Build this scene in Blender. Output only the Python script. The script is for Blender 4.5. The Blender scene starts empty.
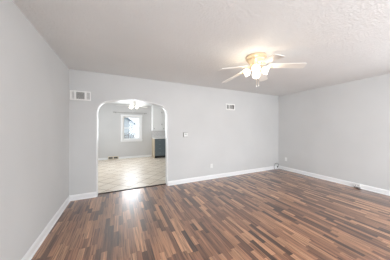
import bpy, bmesh, math, random
from mathutils import Vector, Matrix
random.seed(7)
S = bpy.context.scene
COL = S.collection
R = math.radians

# ------------------------------------------------------------------ camera
H = 2.44                       # ceiling height
XL, XR = -0.829, 4.887         # left / right wall faces
YB, YK0, YK1, YR = 3.673, 3.823, 7.90, -2.60   # arch wall front, arch wall back, kitchen end wall, rear wall
KX0, KX1 = -1.50, 3.00         # kitchen side walls
cam_d = bpy.data.cameras.new('camera'); cam = bpy.data.objects.new('camera', cam_d); COL.objects.link(cam)
cam_d.sensor_width = 36; cam_d.lens = 36 * 160.0 / 390.0
cam_d.shift_y = -1.0 / 390.0
cam.location = (0, 0, 1.33); cam.rotation_euler = (R(90), 0, R(-25.5))
cam_d.clip_start = 0.02
S.camera = cam

# ------------------------------------------------------------------ world, lights, exposure
S.view_settings.view_transform = 'Standard'; S.view_settings.look = 'None'
S.view_settings.gamma = 1; S.view_settings.use_curve_mapping = False
S.view_settings.exposure = 0.08
W = bpy.data.worlds.new('overcast_sky'); S.world = W; W.use_nodes = True
bg = W.node_tree.nodes['Background']
bg.inputs[0].default_value = (0.86, 0.93, 1.0, 1); bg.inputs[1].default_value = 1.5

def area(name, loc, rot, sx, sy, power, col=(1, 1, 1)):
    l = bpy.data.lights.new(name, 'AREA'); l.shape = 'RECTANGLE'; l.size = sx; l.size_y = sy
    l.energy = power; l.color = col
    o = bpy.data.objects.new(name, l); COL.objects.link(o); o.location = loc; o.rotation_euler = rot
    return o
DAY = (0.90, 0.95, 1.0)
# area lights standing in for daylight at guessed, unseen windows behind the camera
area('daylight_rear_window', (2.6, YR + 0.10, 1.45), (R(92), 0, R(-8)), 3.2, 1.4, 88, DAY)
area('added_right_window_fill', (XR - 0.06, -1.1, 1.40), (0, R(84), 0), 1.4, 1.7, 84, DAY)  # added to brighten the left wall, at an unseen window
area('daylight_side_window', (XL + 0.06, -1.35, 1.45), (0, R(-90), 0), 1.4, 1.4, 95, DAY)
# daylight at the kitchen end window, plus an added light at an unseen side window
area('added_kitchen_side_fill', (KX0 + 0.06, 5.8, 1.45), (0, R(-90), 0), 1.4, 2.0, 40, DAY)  # added for kitchen light, on a wall out of view
area('daylight_kitchen_end_window', (0.544, YK1 - 0.05, 1.42), (R(-90), 0, 0), 0.7, 1.0, 21, DAY)

# ------------------------------------------------------------------ materials
def mat(name, col, rough=0.5, metal=0.0, spec=0.5, emit=None, es=0.0):
    m = bpy.data.materials.new(name); m.use_nodes = True
    b = m.node_tree.nodes['Principled BSDF']
    b.inputs['Base Color'].default_value = (*col, 1); b.inputs['Roughness'].default_value = rough
    b.inputs['Metallic'].default_value = metal; b.inputs['Specular IOR Level'].default_value = spec
    if emit: b.inputs['Emission Color'].default_value = (*emit, 1); b.inputs['Emission Strength'].default_value = es
    return m
def srgb(r, g, b):
    f = lambda c: ((c/255+0.055)/1.055)**2.4 if c > 10 else c/255/12.92
    return (f(r), f(g), f(b))
class N:
    def __init__(s, m): s.t = m.node_tree; s.b = s.t.nodes['Principled BSDF']
    def n(s, typ, **k):
        x = s.t.nodes.new(typ)
        for a, v in k.items(): setattr(x, a, v)
        return x
    def l(s, a, b): s.t.links.new(a, b)
    def math(s, op, a, b=None, c=None):
        x = s.n('ShaderNodeMath', operation=op)
        for i, v in enumerate((a, b, c)):
            if v is None: continue
            if isinstance(v, (int, float)): x.inputs[i].default_value = v
            else: s.l(v, x.inputs[i])
        return x.outputs[0]
    def noise(s, scale, vec=None, detail=3, rough=0.5):
        x = s.n('ShaderNodeTexNoise'); x.inputs['Scale'].default_value = scale
        x.inputs['Detail'].default_value = detail; x.inputs['Roughness'].default_value = rough
        if vec is not None: s.l(vec, x.inputs['Vector'])
        return x.outputs['Fac']
    def comb(s, x, y, z=0.0):
        c = s.n('ShaderNodeCombineXYZ')
        for i, v in enumerate((x, y, z)):
            if isinstance(v, (int, float)): c.inputs[i].default_value = v
            else: s.l(v, c.inputs[i])
        return c.outputs[0]
    def ramp(s, fac, stops, interp='LINEAR'):
        r = s.n('ShaderNodeValToRGB'); e = r.color_ramp; e.interpolation = interp
        while len(e.elements) < len(stops): e.elements.new(0.5)
        for el, (p, c) in zip(e.elements, stops): el.position = p; el.color = (*c, 1)
        s.l(fac, r.inputs[0]); return r.outputs[0]
    def bump(s, h, strength, dist):
        b = s.n('ShaderNodeBump'); b.inputs['Strength'].default_value = strength; b.inputs['Distance'].default_value = dist
        s.l(h, b.inputs['Height']); s.l(b.outputs[0], s.b.inputs['Normal'])

def painted(name, col, bump=0.15, scale=90, rough=0.75, var=0.03):
    m = mat(name, col, rough); w = N(m)
    tc = w.n('ShaderNodeTexCoord').outputs['Object']
    f = w.noise(1.3, tc, 2)
    c0 = tuple(c*(1-var) for c in col); c1 = tuple(min(1, c*(1+var)) for c in col)
    w.l(w.ramp(f, [(0.3, c0), (0.7, c1)]), w.b.inputs['Base Color'])
    w.bump(w.noise(scale, tc, 3), bump, 0.002)
    return m
M_WALL = painted('grey_wall_paint', srgb(210, 210, 209))
M_KWALL = painted('kitchen_wall_paint', srgb(206, 205, 204))
M_CEIL = painted('textured_ceiling_paint', srgb(232, 233, 232), bump=0.9, scale=24, rough=0.9, var=0.02)
def ceil_tex():
    w = N(M_CEIL); tc = w.n('ShaderNodeTexCoord').outputs['Object']
    a = w.noise(24, tc, 4, 0.7); 
    v = w.n('ShaderNodeTexVoronoi'); v.inputs['Scale'].default_value = 45; w.l(tc, v.inputs['Vector'])
    h = w.math('ADD', w.math('MULTIPLY', a, 1.6), w.math('MULTIPLY', v.outputs['Distance'], -0.7))
    bn = [n for n in w.t.nodes if n.type == 'BUMP'][0]; bn.inputs['Distance'].default_value = 0.006; bn.inputs['Strength'].default_value = 0.55
    w.l(h, bn.inputs['Height'])
ceil_tex()
M_TRIM = mat('white_trim_paint', srgb(240, 240, 240), 0.35)
M_WHITE = mat('white_enamel', srgb(248, 248, 247), 0.35)
M_PLASTIC = mat('white_plastic', srgb(236, 236, 234), 0.4)
M_VENT = mat('white_register_metal', srgb(244, 243, 240), 0.45)
M_DARK = mat('dark_duct_and_shadow', srgb(84, 82, 80), 0.8)
M_BLACK = mat('black_metal', srgb(40, 38, 36), 0.5)
M_BRASS = mat('cream_brass', (0.76, 0.61, 0.42), 0.36, 0.45)
M_BLADE = mat('white_fan_blade', srgb(240, 238, 232), 0.4)
M_CHROME = mat('brushed_nickel', srgb(170, 168, 165), 0.35, 0.9)
M_GREYCAB = mat('slate_cabinet_paint', srgb(104, 115, 120), 0.45)
M_TAN = mat('birch_side_panel', srgb(190, 176, 152), 0.5)
M_COUNTER = mat('white_countertop', srgb(240, 238, 236), 0.25)
M_ROOF = mat('blue_grey_shingles', srgb(120, 134, 148), 0.9)
M_SIDING = mat('blue_grey_siding', srgb(198, 204, 210), 0.8)
M_LEAF = mat('bare_brown_shrub', srgb(136, 128, 122), 0.9)
M_LAWN = mat('pale_lawn', srgb(196, 200, 190), 1.0)
M_CABLE = mat('grey_cable', srgb(146, 146, 148), 0.5)
def birch():
    w = N(M_TAN); tc = w.n('ShaderNodeTexCoord').outputs['Object']
    mp = w.n('ShaderNodeMapping'); mp.inputs['Scale'].default_value = (30, 30, 2); w.l(tc, mp.inputs['Vector'])
    w.l(w.ramp(w.noise(1, mp.outputs[0], 4), [(0.3, srgb(176, 160, 136)), (0.7, srgb(196, 182, 158))]), w.b.inputs['Base Color'])
birch()
def shingles():
    w = N(M_ROOF); tc = w.n('ShaderNodeTexCoord').outputs['Object']
    w.l(w.ramp(w.noise(4, tc, 4), [(0.3, srgb(104, 118, 132)), (0.7, srgb(136, 148, 160))]), w.b.inputs['Base Color'])
shingles()

def laminate():
    m = mat('walnut_strip_laminate', (0.2, 0.1, 0.06), 0.3); w = N(m)
    w.b.inputs['Coat Weight'].default_value = 1.0; w.b.inputs['Coat Roughness'].default_value = 0.27; w.b.inputs['Coat IOR'].default_value = 1.65; w.b.inputs['Specular IOR Level'].default_value = 0.35
    sp = w.n('ShaderNodeSeparateXYZ'); w.l(w.n('ShaderNodeTexCoord').outputs['Object'], sp.inputs[0])
    x, y = sp.outputs[0], sp.outputs[1]
    SW, SL = 0.056, 0.72
    xr = w.math('DIVIDE', x, SW); row = w.math('FLOOR', xr)
    wn = w.n('ShaderNodeTexWhiteNoise', noise_dimensions='1D'); w.l(row, wn.inputs['W'])
    yr = w.math('ADD', w.math('DIVIDE', y, SL), w.math('MULTIPLY', wn.outputs['Value'], 7.3))
    # uneven piece lengths
    cell = w.math('FLOOR', yr)
    w2 = w.n('ShaderNodeTexWhiteNoise', noise_dimensions='2D'); w.l(w.comb(row, cell, 0), w2.inputs['Vector'])
    fy = w.math('FRACT', yr)
    split = w.math('GREATER_THAN', fy, w.math('ADD', w.math('MULTIPLY', w2.outputs['Value'], 0.5), 0.35))
    cell2 = w.math('ADD', w.math('MULTIPLY', cell, 2), split)
    w3 = w.n('ShaderNodeTexWhiteNoise', noise_dimensions='3D'); w.l(w.comb(row, cell2, 3.7), w3.inputs['Vector'])
    base = w.ramp(w3.outputs['Value'], [(0.0, srgb(70, 46, 34)), (0.22, srgb(100, 67, 49)), (0.45, srgb(126, 87, 64)), (0.75, srgb(148, 106, 79)), (1.0, srgb(180, 135, 103))])
    # grain stretched along the strip
    gv = w.comb(w.math('MULTIPLY', x, 55), w.math('MULTIPLY', y, 2.0), w.math('MULTIPLY', w3.outputs['Value'], 40))
    g = w.noise(1.0, gv, 5, 0.65)
    gr = w.ramp(g, [(0.34, (0.30, 0.27, 0.25)), (0.48, (0.95, 0.95, 0.95)), (0.66, (1.6, 1.56, 1.52))])
    mx = w.n('ShaderNodeMix', data_type='RGBA', blend_type='MULTIPLY'); mx.inputs[0].default_value = 1.0
    w.l(base, mx.inputs[6]); w.l(gr, mx.inputs[7])
    # hairline joints
    fx = w.math('FRACT', xr)
    jx = w.math('LESS_THAN', fx, 0.03)
    m2 = w.n('ShaderNodeMix', data_type='RGBA', blend_type='MULTIPLY'); w.l(w.math('MULTIPLY', jx, 0.5), m2.inputs[0])
    w.l(mx.outputs[2], m2.inputs[6]); m2.inputs[7].default_value = (0.4, 0.35, 0.3, 1)
    w.l(m2.outputs[2], w.b.inputs['Base Color'])
    w.l(w.ramp(g, [(0.3, (0.46,)*3), (0.7, (0.38,)*3)]), w.b.inputs['Roughness'])
    w.bump(g, 0.05, 0.001)
    return m
M_LAM = laminate()

def tiles():
    m = mat('beige_ceramic_tile', srgb(214, 198, 178), 0.25); w = N(m)
    sp = w.n('ShaderNodeSeparateXYZ'); w.l(w.n('ShaderNodeTexCoord').outputs['Object'], sp.inputs[0])
    x, y = sp.outputs[0], sp.outputs[1]; T = 0.33
    u = w.math('DIVIDE', w.math('ADD', x, y), T*1.4142); v = w.math('DIVIDE', w.math('SUBTRACT', x, y), T*1.4142)
    fu = w.math('ABSOLUTE', w.math('SUBTRACT', w.math('FRACT', u), 0.5)); fv = w.math('ABSOLUTE', w.math('SUBTRACT', w.math('FRACT', v), 0.5))
    g = w.math('GREATER_THAN', w.math('MAXIMUM', fu, fv), 0.480)
    wn = w.n('ShaderNodeTexWhiteNoise', noise_dimensions='2D'); w.l(w.comb(w.math('FLOOR', u), w.math('FLOOR', v)), wn.inputs['Vector'])
    n = w.noise(5, w.comb(x, y, w.math('MULTIPLY', wn.outputs['Value'], 9)), 4)
    base = w.ramp(w.math('ADD', w.math('MULTIPLY', n, 0.7), w.math('MULTIPLY', wn.outputs['Value'], 0.3)),
                  [(0.25, srgb(212, 198, 180)), (0.75, srgb(234, 224, 210))])
    mx = w.n('ShaderNodeMix', data_type='RGBA'); w.l(g, mx.inputs[0]); w.l(base, mx.inputs[6]); mx.inputs[7].default_value = (*srgb(158, 140, 120), 1)
    w.l(mx.outputs[2], w.b.inputs['Base Color'])
    w.l(w.math('ADD', w.math('MULTIPLY', g, 0.4), 0.36), w.b.inputs['Roughness'])
    w.bump(w.math('SUBTRACT', n, w.math('MULTIPLY', g, 1.5)), 0.25, 0.002)
    return m
M_TILE = tiles()

def glass():
    m = bpy.data.materials.new('window_glass'); m.use_nodes = True; t = m.node_tree; t.nodes.clear()
    o = t.nodes.new('ShaderNodeOutputMaterial'); mx = t.nodes.new('ShaderNodeMixShader'); tr = t.nodes.new('ShaderNodeBsdfTransparent')
    gl = t.nodes.new('ShaderNodeBsdfGlossy'); gl.inputs['Roughness'].default_value = 0.02; fr = t.nodes.new('ShaderNodeFresnel')
    t.links.new(fr.outputs[0], mx.inputs[0]); t.links.new(tr.outputs[0], mx.inputs[1]); t.links.new(gl.outputs[0], mx.inputs[2]); t.links.new(mx.outputs[0], o.inputs[0])
    return m
M_GLASS = glass()
def shade_glass(strength):
    m = bpy.data.materials.new('lit_frosted_glass'); m.use_nodes = True; t = m.node_tree; t.nodes.clear()
    o = t.nodes.new('ShaderNodeOutputMaterial'); mx = t.nodes.new('ShaderNodeMixShader'); mx.inputs[0].default_value = 0.45
    tr = t.nodes.new('ShaderNodeBsdfTransparent'); e = t.nodes.new('ShaderNodeEmission'); e.inputs[0].default_value = (1, 0.93, 0.82, 1); e.inputs[1].default_value = strength
    d = t.nodes.new('ShaderNodeBsdfTranslucent'); a = t.nodes.new('ShaderNodeAddShader')
    t.links.new(e.outputs[0], a.inputs[0]); t.links.new(d.outputs[0], a.inputs[1])
    t.links.new(a.outputs[0], mx.inputs[1]); t.links.new(tr.outputs[0], mx.inputs[2]); t.links.new(mx.outputs[0], o.inputs[0])
    return m
M_SHADE = shade_glass(0.9)
M_BULB = mat('lit_bulb', (1, 1, 1), 0.4, emit=(1, 0.9, 0.75), es=6)

# ------------------------------------------------------------------ mesh helpers
def box(bm, x0, x1, y0, y1, z0, z1, bevel=0.0, M=None):
    r = bmesh.ops.create_cube(bm, size=1.0)
    vs = r['verts']
    for v in vs: v.co = Vector(((x0+x1)/2 + v.co.x*(x1-x0), (y0+y1)/2 + v.co.y*(y1-y0), (z0+z1)/2 + v.co.z*(z1-z0)))
    if bevel:
        es = list({e for v in vs for e in v.link_edges})
        g = bmesh.ops.bevel(bm, geom=es, offset=bevel, segments=2, affect='EDGES', profile=0.5)
        vs = list({v for f in g['faces'] for v in f.verts} | {v for v in vs if v.is_valid})
    if M:
        for v in vs: v.co = M @ v.co
    return vs
def lathe(bm, prof, n=32, M=None, cap=True):
    rings = []
    for r, z in prof:
        if r < 1e-5: rings.append([bm.verts.new((0, 0, z))])
        else: rings.append([bm.verts.new((r*math.cos(2*math.pi*i/n), r*math.sin(2*math.pi*i/n), z)) for i in range(n)])
    for a, b in zip(rings, rings[1:]):
        for i in range(n):
            j = (i+1) % n
            if len(a) == 1 and len(b) == 1: continue
            if len(a) == 1: bm.faces.new((a[0], b[i], b[j]))
            elif len(b) == 1: bm.faces.new((a[j], a[i], b[0]))
            else: bm.faces.new((a[i], b[i], b[j], a[j]))
    if M:
        for rg in rings:
            for v in rg: v.co = M @ v.co
def tube(bm, pts, r, n=10):
    pts = [Vector(p) for p in pts]; rings = []
    for i, p in enumerate(pts):
        d = (pts[min(i+1, len(pts)-1)] - pts[max(i-1, 0)]).normalized()
        a = d.cross(Vector((0, 0, 1)));
        if a.length < 0.05: a = d.cross(Vector((1, 0, 0)))
        a.normalize(); b = d.cross(a)
        rr = r[i] if isinstance(r, (list, tuple)) else r
        rings.append([bm.verts.new(p + rr*(math.cos(2*math.pi*k/n)*a + math.sin(2*math.pi*k/n)*b)) for k in range(n)])
    for a, b in zip(rings, rings[1:]):
        for k in range(n): bm.faces.new((a[k], a[(k+1) % n], b[(k+1) % n], b[k]))
    bm.faces.new(rings[0][::-1]); bm.faces.new(rings[-1])
def obj(name, bm, m, parent=None, smooth=False, loc=None):
    bmesh.ops.recalc_face_normals(bm, faces=bm.faces)
    me = bpy.data.meshes.new(name); bm.to_mesh(me); bm.free(); me.materials.append(m)
    if smooth:
        for p in me.polygons: p.use_smooth = True
        me.set_sharp_from_angle(angle=R(40))
    o = bpy.data.objects.new(name, me); COL.objects.link(o)
    if loc is not None: o.location = loc
    if parent: o.parent = parent
    return o
def tag(o, label, cat, group=None):
    o['label'] = label; o['category'] = cat
    if group: o['group'] = group
    return o
def thing(name, label, cat, loc=(0, 0, 0), rotz=0, group=None):
    o = bpy.data.objects.new(name, None); COL.objects.link(o); o.empty_display_size = 0.1
    o.location = loc; o.rotation_euler = (0, 0, rotz); return tag(o, label, cat, group)
def struct(name, bm, m, parent=None, smooth=False):
    o = obj(name, bm, m, parent, smooth)
    if not parent: o['kind'] = 'structure'
    return o
def boxes(*bs, bevel=0.0):
    bm = bmesh.new()
    for b in bs: box(bm, *b, bevel=bevel)
    return bm
def holed(u0, u1, z0, z1, holes):
    """rectangles covering (u0..u1)x(z0..z1) minus axis-aligned holes"""
    us = sorted({u0, u1, *[h[0] for h in holes], *[h[1] for h in holes]}); out = []
    for a, b in zip(us, us[1:]):
        hs = sorted((h[2], h[3]) for h in holes if h[0] <= a + 1e-6 and h[1] >= b - 1e-6); z = z0
        for p, q in hs:
            if p > z: out.append((a, b, z, p))
            z = q
        if z < z1: out.append((a, b, z, z1))
    return out

# ------------------------------------------------------------------ living room and kitchen shell
TH = 0.14
struct('floor', boxes((XL-TH, XR+TH, YR-TH, 3.80, -0.12, 0.0)), M_LAM)
struct('floor_kitchen', boxes((KX0-TH, KX1+TH, 3.80, YK1+TH, -0.12, 0.0)), M_TILE)
struct('ceiling', boxes((XL-TH, XR+TH, YR-TH, YB+0.075, H, H+0.12)), M_CEIL)
struct('ceiling_kitchen', boxes((KX0-TH, KX1+TH, YB+0.075, YK1+TH, H, H+0.12)), M_CEIL)
WS = (-2.05, -0.65, 0.75, 2.15)      # left wall window (y0,y1,z0,z1)
WR = (0.9, 4.3, 0.70, 2.20)          # rear picture window (x0,x1,z0,z1)
WK = (0.165, 0.925, 0.835, 1.91)     # kitchen end window opening
WKS = (5.0, 6.8, 0.75, 2.10)
struct('wall_left', boxes(*[(XL-TH, XL, a, b, c, d) for a, b, c, d in holed(YR, YB, 0, H, [WS])]), M_WALL)
WRR = (-1.95, -0.25, 0.75, 2.10)
struct('wall_right', boxes(*[(XR, XR+TH, a, b, c, d) for a, b, c, d in holed(YR, YB, 0, H, [WRR])]), M_WALL)
struct('wall_rear', boxes(*[(a, b, YR-TH, YR, c, d) for a, b, c, d in holed(XL-TH, XR+TH, 0, H, [WR])]), M_WALL)
struct('wall_kitchen_back', boxes(*[(a, b, YK1, YK1+TH, c, d) for a, b, c, d in holed(KX0-TH, KX1+TH, 0, H, [WK])]), M_KWALL)
struct('wall_kitchen_left', boxes(*[(KX0-TH, KX0, a, b, c, d) for a, b, c, d in holed(YK0, YK1, 0, H, [WKS])]), M_KWALL)
struct('wall_kitchen_right', boxes((KX1, KX1+TH, YK0, YK1, 0, H)), M_KWALL)

# arch outline in the wall plane (x, z), from left foot over the peak to right foot
AX0, AX1 = -0.385, 1.034
def arch_pts():
    pts = [(AX0, 0.0), (AX0, 1.60)]
    def rnd(p0, p1, p2, n):            # quadratic corner
        return [((1-t)**2*p0[0]+2*t*(1-t)*p1[0]+t*t*p2[0], (1-t)**2*p0[1]+2*t*(1-t)*p1[1]+t*t*p2[1]) for t in [i/n for i in range(1, n+1)]]
    pts += rnd((AX0, 1.62), (AX0, 1.865), (-0.16, 1.895), 12)
    pts += rnd((-0.16, 1.895), (0.20, 1.955), (0.31, 1.972), 6)
    pts += rnd((0.31, 1.972), (0.42, 1.955), (0.80, 1.893), 6)
    pts += rnd((0.80, 1.893), (AX1, 1.865), (AX1, 1.62), 12)
    pts += [(AX1, 0.0)]
    return pts
AP = arch_pts()
def arch_wall():
    """wall with the arched opening; outer ring = U shape, built as vertical strips above the arch + two piers"""
    bm = bmesh.new()
    x0, x1 = XL-TH-0.7, XR+TH
    poly = [(x0, 0)] + [(x0, H), (x1, H), (x1, 0)] + [(p[0], p[1]) for p in AP[::-1]]
    f0 = [bm.verts.new((x, YB, z)) for x, z in poly]; f1 = [bm.verts.new((x, YK0, z)) for x, z in poly]
    def strip(vs):
        # vs order: 0..3 outer, 4.. = arch from right foot to left foot
        o = vs; a = vs[4:]
        n = len(a); mid = n//2
        bm.faces.new((o[3], o[2], *a[:mid+1][::-1]))  if False else None
        faces = []
        # right pier fan to top right corner, left pier fan to top left corner
        for i in range(n-1):
            c = o[2] if i < mid else o[1]
            faces.append(bm.faces.new((a[i], a[i+1], c)))
        faces.append(bm.faces.new((o[3], a[0], o[2]))); faces.append(bm.faces.new((a[n-1], o[0], o[1])))
        faces.append(bm.faces.new((a[mid], o[1], o[2])))
    strip(f0); strip(f1)
    n = len(poly)
    for i in range(n):
        j = (i+1) % n
        bm.faces.new((f0[i], f0[j], f1[j], f1[i]))
    return bm
wb = struct('wall_back', arch_wall(), M_WALL)
def arch_liner():
    """white painted plaster reveal that lines the arch, with a slightly rounded nose showing on the room side"""
    bm = bmesh.new(); c = Vector((0.318, 0.9)); rings = []
    for i, (x, z) in enumerate(AP):
        p = Vector(AP[max(i-1, 0)]); q = Vector(AP[min(i+1, len(AP)-1)]); d = (q-p).normalized(); nrm = Vector((d.y, -d.x))
        prof = [(-0.012, YB-0.001), (-0.012, YB-0.004), (-0.002, YB-0.006), (0.004, YB-0.003), (0.006, YB+0.006), (0.006, YK0-0.004), (0.002, YK0+0.004), (-0.012, YK0+0.003)]
        rings.append([bm.verts.new((x + nrm.x*a, y, max(z + nrm.y*a, 0.0))) for a, y in prof])
    for a, b in zip(rings, rings[1:]):
        for k in range(len(a)-1): bm.faces.new((a[k], a[k+1], b[k+1], b[k]))
    return bm
struct('trim_1', arch_liner(), M_TRIM, smooth=True)

def baseboard(name, a, b, nrm, h=0.10, t=0.014):
    """board from a to b (xy) standing against a wall, nrm = direction into the room"""
    bm = bmesh.new(); a = Vector(a); b = Vector(b); nv = Vector(nrm)
    prof = [(0, 0), (t, 0), (t, h*0.78), (t*0.75, h*0.86), (t*0.55, h*0.95), (t*0.3, h), (0, h)]
    r = [[bm.verts.new((p.x+nv.x*d, p.y+nv.y*d, z)) for d, z in prof] for p in (a, b)]
    for k in range(len(prof)):
        j = (k+1) % len(prof); bm.faces.new((r[0][k], r[0][j], r[1][j], r[1][k]))
    bm.faces.new(r[0][::-1]); bm.faces.new(r[1])
    # shoe moulding
    prof = [(t, 0), (t+0.011, 0), (t+0.010, 0.008), (t+0.005, 0.014), (t, 0.016)]
    r = [[bm.verts.new((p.x+nv.x*d, p.y+nv.y*d, z)) for d, z in prof] for p in (a, b)]
    for k in range(len(prof)):
        j = (k+1) % len(prof); bm.faces.new((r[0][k], r[0][j], r[1][j], r[1][k]))
    bm.faces.new(r[0][::-1]); bm.faces.new(r[1])
    return struct(name, bm, M_TRIM)
baseboard('baseboard_left', (XL, YR), (XL, YB), (1, 0))
baseboard('baseboard_back_left', (XL, YB), (AX0-0.012, YB), (0, -1))
baseboard('baseboard_back', (AX1+0.012, YB), (XR, YB), (0, -1))
baseboard('baseboard_right', (XR, YR), (XR, YB), (-1, 0))
baseboard('baseboard_rear', (XL, YR), (XR, YR), (0, 1))
baseboard('baseboard_kitchen', (KX0, YK1), (1.43, YK1), (0, -1), h=0.085)
baseboard('baseboard_kitchen_left', (KX0, YK0), (KX0, YK1), (1, 0), h=0.085)
# dark transition strip where laminate meets tile
bm = bmesh.new()
pr = [(3.775, 0), (3.779, 0.008), (3.80, 0.011), (3.821, 0.008), (3.825, 0)]
r = [[bm.verts.new((x, y, z)) for y, z in pr] for x in (AX0+0.006, AX1-0.006)]
for k in range(len(pr)-1): bm.faces.new((r[0][k], r[0][k+1], r[1][k+1], r[1][k]))
struct('trim_2', bm, mat('dark_threshold', srgb(48, 38, 34), 0.75, spec=0.2))

# ------------------------------------------------------------------ windows
def window(name, axis, pos, u0, u1, z0, z1, inward, cas=0.075, mull=1):
    """double-hung unit in a wall. axis 'y' = wall plane at y=pos; inward = +1/-1 along that axis"""
    def bx(a0, a1, d0, d1, c0, c1):
        lo, hi = sorted((pos+inward*d0, pos+inward*d1))
        return (a0, a1, lo, hi, c0, c1) if axis == 'y' else (lo, hi, a0, a1, c0, c1)
    b = [bx(u0-cas, u0, 0, 0.02, z0-0.01, z1+cas), bx(u1, u1+cas, 0, 0.02, z0-0.01, z1+cas), bx(u0-cas-0.01, u1+cas+0.01, 0, 0.024, z1, z1+cas),
         bx(u0-cas-0.02, u1+cas+0.02, -0.005, 0.045, z0-0.025, z0), bx(u0-cas, u1+cas, 0, 0.018, z0-0.025-cas*0.8, z0-0.025)]
    w = struct(name, boxes(*b), M_TRIM)
    j = 0.025
    obj('window_frame', boxes(bx(u0, u0+j, -TH, 0, z0, z1), bx(u1-j, u1, -TH, 0, z0, z1), bx(u0+j, u1-j, -TH, 0, z1-j, z1), bx(u0+j, u1-j, -TH, 0, z0, z0+j)), M_TRIM, w)
    n = mull; W_ = (u1-u0-2*j)/n; zm = (z0+z1)/2
    for k in range(n):
        a0 = u0+j+k*W_; a1 = a0+W_
        for (c0, c1, dd) in ((z0+j, zm+0.02, -0.05), (zm-0.02, z1-j, -0.09)):
            s = 0.038
            sash = obj('sash', boxes(bx(a0, a0+s, dd-0.03, dd, c0, c1), bx(a1-s, a1, dd-0.03, dd, c0, c1), bx(a0+s, a1-s, dd-0.03, dd, c0, c0+s), bx(a0+s, a1-s, dd-0.03, dd, c1-s, c1)), M_WHITE, w)
            obj('pane', boxes(bx(a0+s, a1-s, dd-0.018, dd-0.014, c0+s, c1-s)), M_GLASS, sash)
    return w
window('window_1', 'y', YK1, *WK, -1)
window('window_2', 'y', YR, *WR, 1, mull=3)
window('window_3', 'x', XL, *WS, 1, mull=2)
window('window_5', 'x', XR, *WRR, -1, mull=2)  # unseen window, added to light the left wall
window('window_4', 'x', KX0, *WKS, 1, mull=2)  # unseen window, added to bring light into the kitchen

# ------------------------------------------------------------------ outside the kitchen window
struct('ground', boxes((-12, 14, YK1+TH+0.05, 40, -0.9, -0.8)), M_LAWN)
nh = thing('neighbour_garage', 'blue-grey gabled garage seen outside through the upper pane of the kitchen window', 'garage', (0.9, 30, -0.8))
bm = bmesh.new()
wp = [(-1.5, 0), (1.5, 0), (1.5, 3.0), (0, 4.15), (-1.5, 3.0)]
a = [bm.verts.new((x, 0, z)) for x, z in wp]; b = [bm.verts.new((x, 6, z)) for x, z in wp]
for k in range(5): bm.faces.new((a[k], a[(k+1) % 5], b[(k+1) % 5], b[k]))
bm.faces.new(a); bm.faces.new(b[::-1])
obj('wall', bm, M_SIDING, nh)
bm = bmesh.new()
pr = [(-1.75, 2.82), (0, 4.15), (1.75, 2.82), (1.75, 3.10), (0, 4.45), (-1.75, 3.10)]
a = [bm.verts.new((x, -0.4, z)) for x, z in pr]; b = [bm.verts.new((x, 6.4, z)) for x, z in pr]
for k in range(6): bm.faces.new((a[k], a[(k+1) % 6], b[(k+1) % 6], b[k]))
for q in (a, b): bm.faces.new((q[0], q[1], q[4], q[5])); bm.faces.new((q[1], q[2], q[3], q[4]))
obj('roof', bm, M_ROOF, nh)
def shrub(loc, h, w_, label):
    bm = bmesh.new(); rnd = random.Random(3)
    for k in range(110):
        a = rnd.uniform(0, 6.28); e = rnd.uniform(0.1, 1.2); L = h*rnd.uniform(0.5, 1)
        p = Vector((0, 0, 0)); d = Vector((math.cos(a)*math.cos(e)*w_, math.sin(a)*math.cos(e)*w_, math.sin(e)+0.4)); pts = [p]
        for s in range(4):
            d = (d + Vector((rnd.uniform(-.3, .3), rnd.uniform(-.3, .3), rnd.uniform(-.1, .2)))).normalized(); pts.append(pts[-1] + d*L/4)
        tube(bm, pts, [0.03, 0.022, 0.016, 0.012, 0.006], 5)
        for s in range(6):
            q = pts[rnd.randint(2, 4)] + Vector((rnd.uniform(-.12, .12), rnd.uniform(-.12, .12), rnd.uniform(-.12, .12)))
            t = Matrix.Translation(q) @ Matrix.Rotation(rnd.uniform(0, 6), 4, 'Z') @ Matrix.Rotation(rnd.uniform(0, 3), 4, 'X')
            vs = [bm.verts.new(t @ Vector(c)) for c in ((-.05, 0, 0), (0, -.03, .01), (.06, 0, 0), (0, .03, .01))]; bm.faces.new(vs)
    return tag(obj('shrub', bm, M_LEAF, loc=loc), label, 'shrub')
shrub((0.46, 10.6, -0.8), 2.0, 0.45, 'dark brown shrub outside, behind the lower left pane of the kitchen window')

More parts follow.
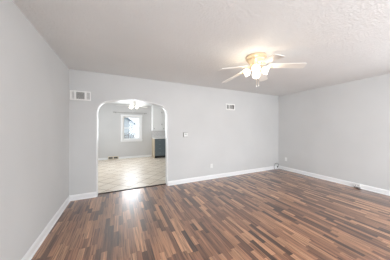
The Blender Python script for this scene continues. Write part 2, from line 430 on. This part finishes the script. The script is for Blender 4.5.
# ------------------------------------------------------------------ wall registers
def slat_bank(bm, u0, u1, z0, z1, n, tilt, vertical=False):
    for k in range(n):
        if vertical:
            u = u0 + (k+0.5)*(u1-u0)/n; M = Matrix.Translation((u, -0.004, (z0+z1)/2)) @ Matrix.Rotation(tilt, 4, 'Z')
            box(bm, -0.0008, 0.0008, -0.007, 0.007, -(z1-z0)/2, (z1-z0)/2, M=M)
        else:
            z = z0 + (k+0.5)*(z1-z0)/n; M = Matrix.Translation(((u0+u1)/2, -0.004, z)) @ Matrix.Rotation(tilt, 4, 'X')
            box(bm, -(u1-u0)/2, (u1-u0)/2, -0.007, 0.007, -0.0008, 0.0008, M=M)
def register(label, cx, cz, w, h, banks, frame=0.022):
    t = thing('wall_register', label, 'vent', (cx, YB, cz - h/2))
    a, b = -w/2, w/2
    bm = bmesh.new()
    box(bm, a, b, -0.014, 0, 0, frame, 0.003); box(bm, a, b, -0.014, 0, h-frame, h, 0.003)
    box(bm, a, a+frame, -0.0139, 0, frame-0.003, h-frame+0.003); box(bm, b-frame, b, -0.0139, 0, frame-0.003, h-frame+0.003)
    for k, bk in enumerate(banks[:-1]): box(bm, bk[1], banks[k+1][0], -0.0138, 0, frame-0.003, h-frame+0.003)
    obj('frame', bm, M_VENT, t)
    bm = bmesh.new(); box(bm, a+frame*0.5, b-frame*0.5, -0.002, -0.0005, frame*0.5, h-frame*0.5); obj('duct_backing', bm, M_DARK, t)
    for u0, u1, n, tilt, vert in banks:
        bm = bmesh.new(); slat_bank(bm, u0, u1, frame, h-frame, n, tilt, vert); obj('louver_bank', bm, M_VENT, t)
    return t
register('white wide wall register high beside the arch, near the left corner', -0.650, 1.962, 0.330, 0.178,
         [(-0.143, -0.097, 5, R(52), True), (-0.070, 0.062, 9, R(40), False), (0.092, 0.136, 5, R(-30), True)], frame=0.024)
register('small white wall register high on the long wall right of the arch', 2.862, 1.955, 0.315, 0.175,
         [(-0.120, -0.060, 6, R(35), False), (-0.035, 0.085, 8, R(42), False)], frame=0.03)

# floor-level vent in the kitchen baseboard
t = thing('baseboard_register', 'beige baseboard register with two dark grilles in the kitchen', 'vent', (-0.215, YK1-0.014, 0.0))
obj('housing', boxes((-0.21, 0.21, -0.03, 0, 0.005, 0.135), bevel=0.006), mat('almond_metal', srgb(226, 216, 198), 0.5), t)
for u in (-0.1, 0.1):
    g = obj('grille', boxes((u-0.078, u+0.078, -0.033, -0.028, 0.035, 0.108)), M_DARK, t)
    bm = bmesh.new()
    for k in range(9): box(bm, u-0.072+k*0.018-0.0015, u-0.072+k*0.018+0.0015, -0.036, -0.032, 0.035, 0.108)
    obj('grille_bars', bm, mat('aged_bars', srgb(120, 106, 88), 0.5), g)

# ------------------------------------------------------------------ thermostat, outlets, cable
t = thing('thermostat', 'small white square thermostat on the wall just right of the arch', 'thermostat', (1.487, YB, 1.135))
bm = bmesh.new(); box(bm, -0.056, 0.056, -0.018, 0, 0, 0.108, 0.002); obj('back_plate', bm, mat('side_shade_grey', srgb(120, 118, 114), 0.5), t)  # plate deepened and greyed so its colour carries the shade of the side
bm = bmesh.new(); box(bm, -0.050, 0.050, -0.032, -0.007, 0.005, 0.103, 0.005); obj('cover', bm, M_PLASTIC, t)
obj('display', boxes((-0.028, 0.028, -0.0328, -0.031, 0.055, 0.082)), mat('lcd_grey', srgb(190, 196, 190), 0.2), t)
obj('slider', boxes((0.010, 0.022, -0.037, -0.031, 0.020, 0.030)), mat('slider_grey', srgb(150, 150, 150), 0.4), t)

def outlet(loc, rotz, label):
    t = thing('wall_outlet', label, 'outlet', loc, rotz)
    bm = bmesh.new(); box(bm, -0.036, 0.036, -0.006, 0, 0, 0.116, 0.002); obj('cover_plate', bm, M_PLASTIC, t)
    for z in (0.033, 0.083):
        bm = bmesh.new(); lathe(bm, [(0, 0.0085), (0.014, 0.0085), (0.0165, 0.006), (0.0165, 0.004)], 20, Matrix.Translation((0, 0, z)) @ Matrix.Rotation(R(90), 4, 'X'))
        rc = obj('receptacle', bm, M_WHITE, t)
        obj('slots', boxes((-0.007, -0.005, -0.0092, -0.008, z-0.002, z+0.007), (0.005, 0.007, -0.0092, -0.008, z-0.002, z+0.007), (-0.002, 0.002, -0.0092, -0.008, z-0.010, z-0.006)), M_BLACK, rc)
    bm = bmesh.new(); lathe(bm, [(0, 0.0075), (0.003, 0.007), (0.0035, 0.005)], 12, Matrix.Translation((0, 0, 0.058)) @ Matrix.Rotation(R(90), 4, 'X')); obj('screw', bm, M_CHROME, t)
outlet((2.241, YB, 0.285), 0, 'white duplex outlet low on the long wall, right of the arch')
outlet((XR, 3.406, 0.295), R(-90), 'white duplex outlet on the right wall near the far corner')

t = thing('surface_box', 'small white surface-mounted outlet box on the right baseboard', 'outlet box', (XR-0.014, 1.68, 0.0))
bm = bmesh.new(); box(bm, -0.045, 0, -0.055, 0.055, 0.028, 0.105, 0.005); obj('housing', bm, M_PLASTIC, t)
obj('underside_shadow', boxes((-0.040, 0, -0.05, 0.05, 0.012, 0.0285)), M_DARK, t)  # dark block stands in for the shadow beneath the box
for yy in (-0.023, 0.023): obj('jack', boxes((-0.0465, -0.044, yy-0.011, yy+0.011, 0.050, 0.070)), M_CABLE, t)

t = thing('coax_cable', 'looped grey cable with dark plug lying in the far right corner', 'cable', (4.70, YB, 0))
def spline(pts, n=8):
    P = [Vector(p) for p in pts]; P = [P[0]] + P + [P[-1]]; out = []
    for i in range(1, len(P)-2):
        for k in range(n):
            s = k/n; a, b, c, d = P[i-1:i+3]
            out.append(0.5*((2*b) + (-a+c)*s + (2*a-5*b+4*c-d)*s*s + (-a+3*b-3*c+d)*s**3))
    out.append(P[-2]); return out
bm = bmesh.new()
tube(bm, spline([(0.10, -0.03, 0.055), (0.13, -0.05, 0.13), (0.06, -0.055, 0.185), (-0.04, -0.06, 0.19), (-0.12, -0.075, 0.12), (-0.125, -0.09, 0.04), (-0.08, -0.11, 0.007), (0.0, -0.15, 0.006), (0.06, -0.23, 0.006), (0.09, -0.34, 0.006), (0.12, -0.42, 0.006)]), 0.0085, 8)
obj('cord', bm, M_CABLE, t, smooth=True)
bm = bmesh.new(); tube(bm, [(0.105, -0.030, 0.045), (0.103, -0.032, 0.095)], [0.020, 0.017], 12); obj('plug', bm, M_BLACK, t)

# ------------------------------------------------------------------ ceiling fans
def blade_mesh(Rin, Rout, w0, w1, th=0.006):
    bm = bmesh.new(); n = 10; top = []; bot = []
    out = []
    L = Rout-Rin
    for i in range(n+1):
        s = i/n; out.append((Rin + (L-0.022)*s, (w0 + (w1-w0)*s)/2))
    corner = [(Rout-0.022+0.022*math.sin(R(a)), w1/2-0.022+0.022*math.cos(R(a))) for a in (20, 45, 70, 90)]
    up = out + corner; dn = [(x, -y) for x, y in up[::-1]]
    inn = [(Rin-0.012, -w0/2+0.02), (Rin-0.012, w0/2-0.02)]
    P = up + dn + inn
    a = [bm.verts.new((x, y, -th/2)) for x, y in P]; b = [bm.verts.new((x, y, th/2)) for x, y in P]
    bm.faces.new(a[::-1]); bm.faces.new(b)
    for k in range(len(P)):
        j = (k+1) % len(P); bm.faces.new((a[k], a[j], b[j], b[k]))
    return bm
def ceiling_fan(label, loc, Rtip, ang0, drop, n_sh, sh_r, sh_ang, body_m, power, shade_m, scale=1.0, tips=None):
    t = thing('ceiling_fan', label, 'ceiling fan', loc)
    k = scale
    # ceiling canopy + motor housing (origin at the ceiling, z down)
    bm = bmesh.new(); lathe(bm, [(0, 0), (0.140*k, 0), (0.150*k, -0.008), (0.152*k, -0.034), (0.144*k, -0.044), (0.134*k, -0.048), (0.128*k, -0.056)], 48); obj('canopy', bm, body_m, t, True)
    bm = bmesh.new(); lathe(bm, [(0.126*k, -0.056), (0.130*k, -0.062), (0.127*k, -0.070), (0.114*k, -0.084), (0.098*k, -0.098), (0.086*k, min(-0.110, -drop+0.024)), (0.082*k, -drop+0.022), (0.0, -drop+0.020)], 48); obj('motor_housing', bm, body_m, t, True)
    bm = bmesh.new(); lathe(bm, [(0.070*k, -drop+0.022), (0.074*k, -drop+0.012), (0.072*k, -drop+0.004), (0.060*k, -drop-0.002), (0.0, -drop-0.003)], 40)
    obj('flywheel', bm, body_m, t, True)
    for i in range(5):
        a = ang0 + i*R(72)
        Mz = Matrix.Rotation(a, 4, 'Z')
        bm = blade_mesh(0.19*k, Rtip, 0.105, 0.135)
        dr = math.atan2((tips[i] if tips else 0.03), Rtip-0.08)
        MB = Matrix.Translation((0, 0, -drop)) @ Mz @ Matrix.Translation((0.08*k, 0, 0)) @ Matrix.Rotation(dr, 4, 'Y') @ Matrix.Rotation(R(-9), 4, 'X') @ Matrix.Translation((-0.08*k, 0, 0))
        bmesh.ops.transform(bm, matrix=MB, verts=bm.verts)
        bl = obj('blade', bm, M_BLADE, t)
        bm = bmesh.new()     # ornamental iron arm: stem that splits into a three-lobed plate under the blade
        tube(bm, spline([(0.075*k, 0, -0.004), (0.11*k, 0, -0.016), (0.15*k, 0, -0.014), (0.20*k, 0, -0.007)], 5), 0.009, 8)
        for yy, xx in ((-0.032, 0.235), (0.0, 0.26), (0.032, 0.235)):
            tube(bm, spline([(0.165*k, 0, -0.011), (0.19*k, yy*0.8, -0.009), (xx*k, yy, -0.007)], 4), 0.006, 6)
            lathe(bm, [(0, -0.012), (0.012, -0.010), (0.014, -0.004), (0, -0.003)], 12, Matrix.Translation((xx*k, yy, 0)))
        bmesh.ops.transform(bm, matrix=MB, verts=bm.verts)
        obj('blade_arm', bm, body_m, bl, True)
    # light kit
    zl = -drop - 0.02*scale
    bm = bmesh.new(); lathe(bm, [(0.05*k, -drop), (0.05*k, zl)], 32); obj('switch_housing', bm, body_m, t, True)
    bm = bmesh.new(); lathe(bm, [(0.0, zl), (0.050*k, zl-0.001), (0.055*k, zl-0.012), (0.058*k, zl-0.030), (0.045*k, zl-0.046), (0.02*k, zl-0.054), (0.012, zl-0.064), (0, zl-0.068)], 32); obj('light_fitter', bm, body_m, t, True)
    for i in range(n_sh):
        a = sh_ang + i*2*math.pi/n_sh
        base = Vector((0.050*k*math.cos(a), 0.050*k*math.sin(a), zl-0.024))
        M = Matrix.Translation(base) @ Matrix.Rotation(a, 4, 'Z') @ Matrix.Rotation(R(112), 4, 'Y')
        bm = bmesh.new(); lathe(bm, [(0, -0.004), (0.014, 0.0), (0.016, 0.020), (0.026, 0.028), (0.027, 0.040), (0.0, 0.041)], 20, M); sk = obj('lamp_socket', bm, body_m, t, True)
        bm = bmesh.new(); s = sh_r/0.062
        prof = [(0.026, 0.034), (0.034*s, 0.046), (0.050*s, 0.062*s), (0.060*s, 0.084*s), (0.060*s, 0.104*s), (0.054*s, 0.120*s), (0.057*s, 0.132*s)]
        lathe(bm, prof, 24, M)
        # ruffled lip
        sh = obj('lamp_shade', bm, shade_m, t, True)
        bm = bmesh.new(); lathe(bm, [(0, 0.040), (0.010, 0.042), (0.013, 0.055), (0.024, 0.072), (0.027, 0.088), (0.020, 0.104), (0, 0.112)], 16, M); obj('bulb', bm, M_BULB, sk, True)
        l = bpy.data.lights.new('lamp_light', 'POINT'); l.energy = power; l.color = (1.0, 0.80, 0.58); l.shadow_soft_size = 0.028
        lo = bpy.data.objects.new('lamp_light', l); COL.objects.link(lo); lo.parent = t; lo.location = M @ Vector((0, 0, 0.125*s))
    for dx, L in ((-0.022, 0.235*scale), (0.026, 0.215*scale)):
        bm = bmesh.new(); tube(bm, [(dx, -0.03, zl-0.04), (dx, -0.03, zl-0.05-L)], 0.0016, 6)
        c = obj('pull_chain', bm, body_m, t)
        bm = bmesh.new(); lathe(bm, [(0, 0), (0.004, -0.002), (0.006, -0.014), (0.0045, -0.024), (0, -0.027)], 12, Matrix.Translation((dx, -0.03, zl-0.05-L))); obj('chain_knob', bm, M_WHITE, c, True)
    return t
ceiling_fan('white five-blade ceiling fan with brass body and lit glass shades in the front room', (1.898, 1.809, H), 0.66, R(56.5-25.5), 0.15, 4, 0.062, R(223.6), M_BRASS, 1.7, M_SHADE, 1.0, (0.05, 0.10, 0.14, 0.13, 0.06))
ceiling_fan('small white ceiling fan with lit shades seen through the arch in the kitchen', (0.50, 6.45, H), 0.60, R(25), 0.21, 3, 0.060, R(10), M_WHITE, 0.9, M_SHADE, 0.8)

# ------------------------------------------------------------------ kitchen cabinets
X0 = 1.455
def cup_pull(bm, x, y, z):
    pts = [(x-0.045, y, z), (x-0.04, y-0.022, z), (x, y-0.028, z), (x+0.04, y-0.022, z), (x+0.045, y, z)]; tube(bm, pts, 0.005, 6)
def base_cab(x0, x1, label, nd):
    t = thing('base_cabinet', label, 'cabinet', (x0, 7.30, 0)); w = x1-x0; d = YK1-7.30
    obj('body', boxes((0.018, w, 0.02, d, 0.10, 0.885)), M_GREYCAB, t)
    obj('toe_kick', boxes((0.018, w, 0.07, d, 0, 0.10)), M_BLACK, t)
    zs = {4: [(0.115, 0.30), (0.31, 0.495), (0.505, 0.69), (0.70, 0.875)], 2: [(0.115, 0.69), (0.70, 0.875)]}[nd]
    for z0, z1 in zs:
        bm = bmesh.new(); box(bm, 0.025, w-0.008, 0, 0.02, z0, z1, 0.003)
        o = obj('drawer' if (z1-z0) < 0.3 else 'door', bm, M_GREYCAB, t)
        b2 = bmesh.new(); fr = 0.04
        box(b2, 0.025, w-0.008, -0.006, 0.001, z0, z0+fr); box(b2, 0.025, w-0.008, -0.006, 0.001, z1-fr, z1); box(b2, 0.025, 0.025+fr, -0.006, 0.001, z0+fr, z1-fr); box(b2, w-0.008-fr, w-0.008, -0.006, 0.001, z0+fr, z1-fr)
        obj('panel_frame', b2, M_GREYCAB, o)
        b3 = bmesh.new(); cup_pull(b3, w/2, -0.004, z1-0.06); obj('handle', b3, M_CHROME, o, True)
    return t
bc = base_cab(X0, X0+0.48, 'slate blue-grey drawer base cabinet with a tan side, left end of the kitchen run', 4)
o = obj('side_panel', boxes((0, 0.018, 0.0, YK1-7.30, 0, 0.885)), M_TAN, bc); o['label'] = 'tan birch side panel'
base_cab(X0+0.482, X0+1.08, 'slate blue-grey base cabinet on the right, partly behind the arch edge', 2)
t = tag(obj('countertop', boxes((X0-0.02, KX1-0.002, 7.272, YK1, 0.887, 0.925), bevel=0.004), M_COUNTER), 'white countertop slab on the slate kitchen base cabinets', 'countertop')
M_SPLASH = mat('backsplash_tile', srgb(222, 218, 216), 0.3)
def splash():
    w = N(M_SPLASH); tc = w.n('ShaderNodeTexCoord').outputs['Object']; mp = w.n('ShaderNodeMapping'); mp.inputs['Rotation'].default_value = (R(90), 0, 0); w.l(tc, mp.inputs['Vector'])
    b = w.n('ShaderNodeTexBrick'); b.inputs['Color1'].default_value = (*srgb(232, 230, 228), 1); b.inputs['Color2'].default_value = (*srgb(238, 236, 234), 1)
    b.inputs['Mortar'].default_value = (*srgb(196, 192, 190), 1); b.inputs['Scale'].default_value = 1; b.inputs['Brick Width'].default_value = 0.15; b.inputs['Row Height'].default_value = 0.075; b.inputs['Mortar Size'].default_value = 0.003
    w.l(mp.outputs[0], b.inputs['Vector']); w.l(b.outputs['Color'], w.b.inputs['Base Color'])
splash()
tag(obj('backsplash', boxes((X0, KX1-0.002, YK1-0.011, YK1-0.001, 0.926, 1.249)), M_SPLASH), 'pale tile backsplash between the white countertop and the wall cabinets', 'backsplash')
def wall_cab(x0, x1, label):
    t = thing('wall_cabinet', label, 'cabinet', (x0, 7.58, 1.25)); w = x1-x0; h = H-1.25
    obj('body', boxes((0, w, 0.02, YK1-7.58, 0, h-0.001)), M_WHITE, t)
    bm = bmesh.new(); box(bm, 0.006, w-0.012, 0, 0.02, 0.01, h-0.06, 0.003); dr = obj('door', bm, M_WHITE, t)
    b2 = bmesh.new(); fr = 0.055; a, b, c, d = 0.006, w-0.012, 0.01, h-0.06
    box(b2, a, b, -0.006, 0.001, c, c+fr); box(b2, a, b, -0.006, 0.001, d-fr, d); box(b2, a, a+fr, -0.006, 0.001, c+fr, d-fr); box(b2, b-fr, b, -0.006, 0.001, c+fr, d-fr)
    obj('panel_frame', b2, M_WHITE, dr)
    for z in (0.30, 0.87):
        obj('hinge', boxes((w-0.022, w-0.004, -0.010, 0.019, z-0.032, z+0.032)), M_BLACK, dr)
    b3 = bmesh.new(); lathe(b3, [(0, 0.03), (0.012, 0.028), (0.015, 0.022), (0.007, 0.014), (0.006, 0.004)], 16, Matrix.Translation((0.07, 0, 0.10)) @ Matrix.Rotation(R(90), 4, 'X')); obj('knob', b3, M_BLACK, dr, True)
wall_cab(X0-0.03, X0+0.42, 'white wall cabinet nearest the kitchen window with black hinges')
wall_cab(X0+0.422, X0+0.88, 'white wall cabinet on the right, partly behind the arch edge')

# curtain rod over the kitchen window
t = thing('curtain_rod', 'thin grey curtain rod mounted above the kitchen window', 'curtain rod', (0.50, YK1, 2.07))
bm = bmesh.new(); tube(bm, [(-0.68, -0.06, 0), (0.68, -0.06, 0)], 0.009, 10); obj('rod', bm, M_CHROME, t, True)
for s in (-1, 1):
    bm = bmesh.new(); tube(bm, [(s*0.62, 0, -0.01), (s*0.62, -0.06, 0)], 0.007, 8); box(bm, s*0.62-0.015, s*0.62+0.015, -0.005, 0, -0.04, 0.02); obj('bracket', bm, M_CHROME, t)
    bm = bmesh.new(); lathe(bm, [(0, -0.02), (0.015, -0.012), (0.019, 0), (0.015, 0.012), (0, 0.02)], 14, Matrix.Translation((s*0.69, -0.06, 0))); obj('finial', bm, M_CHROME, t, True)
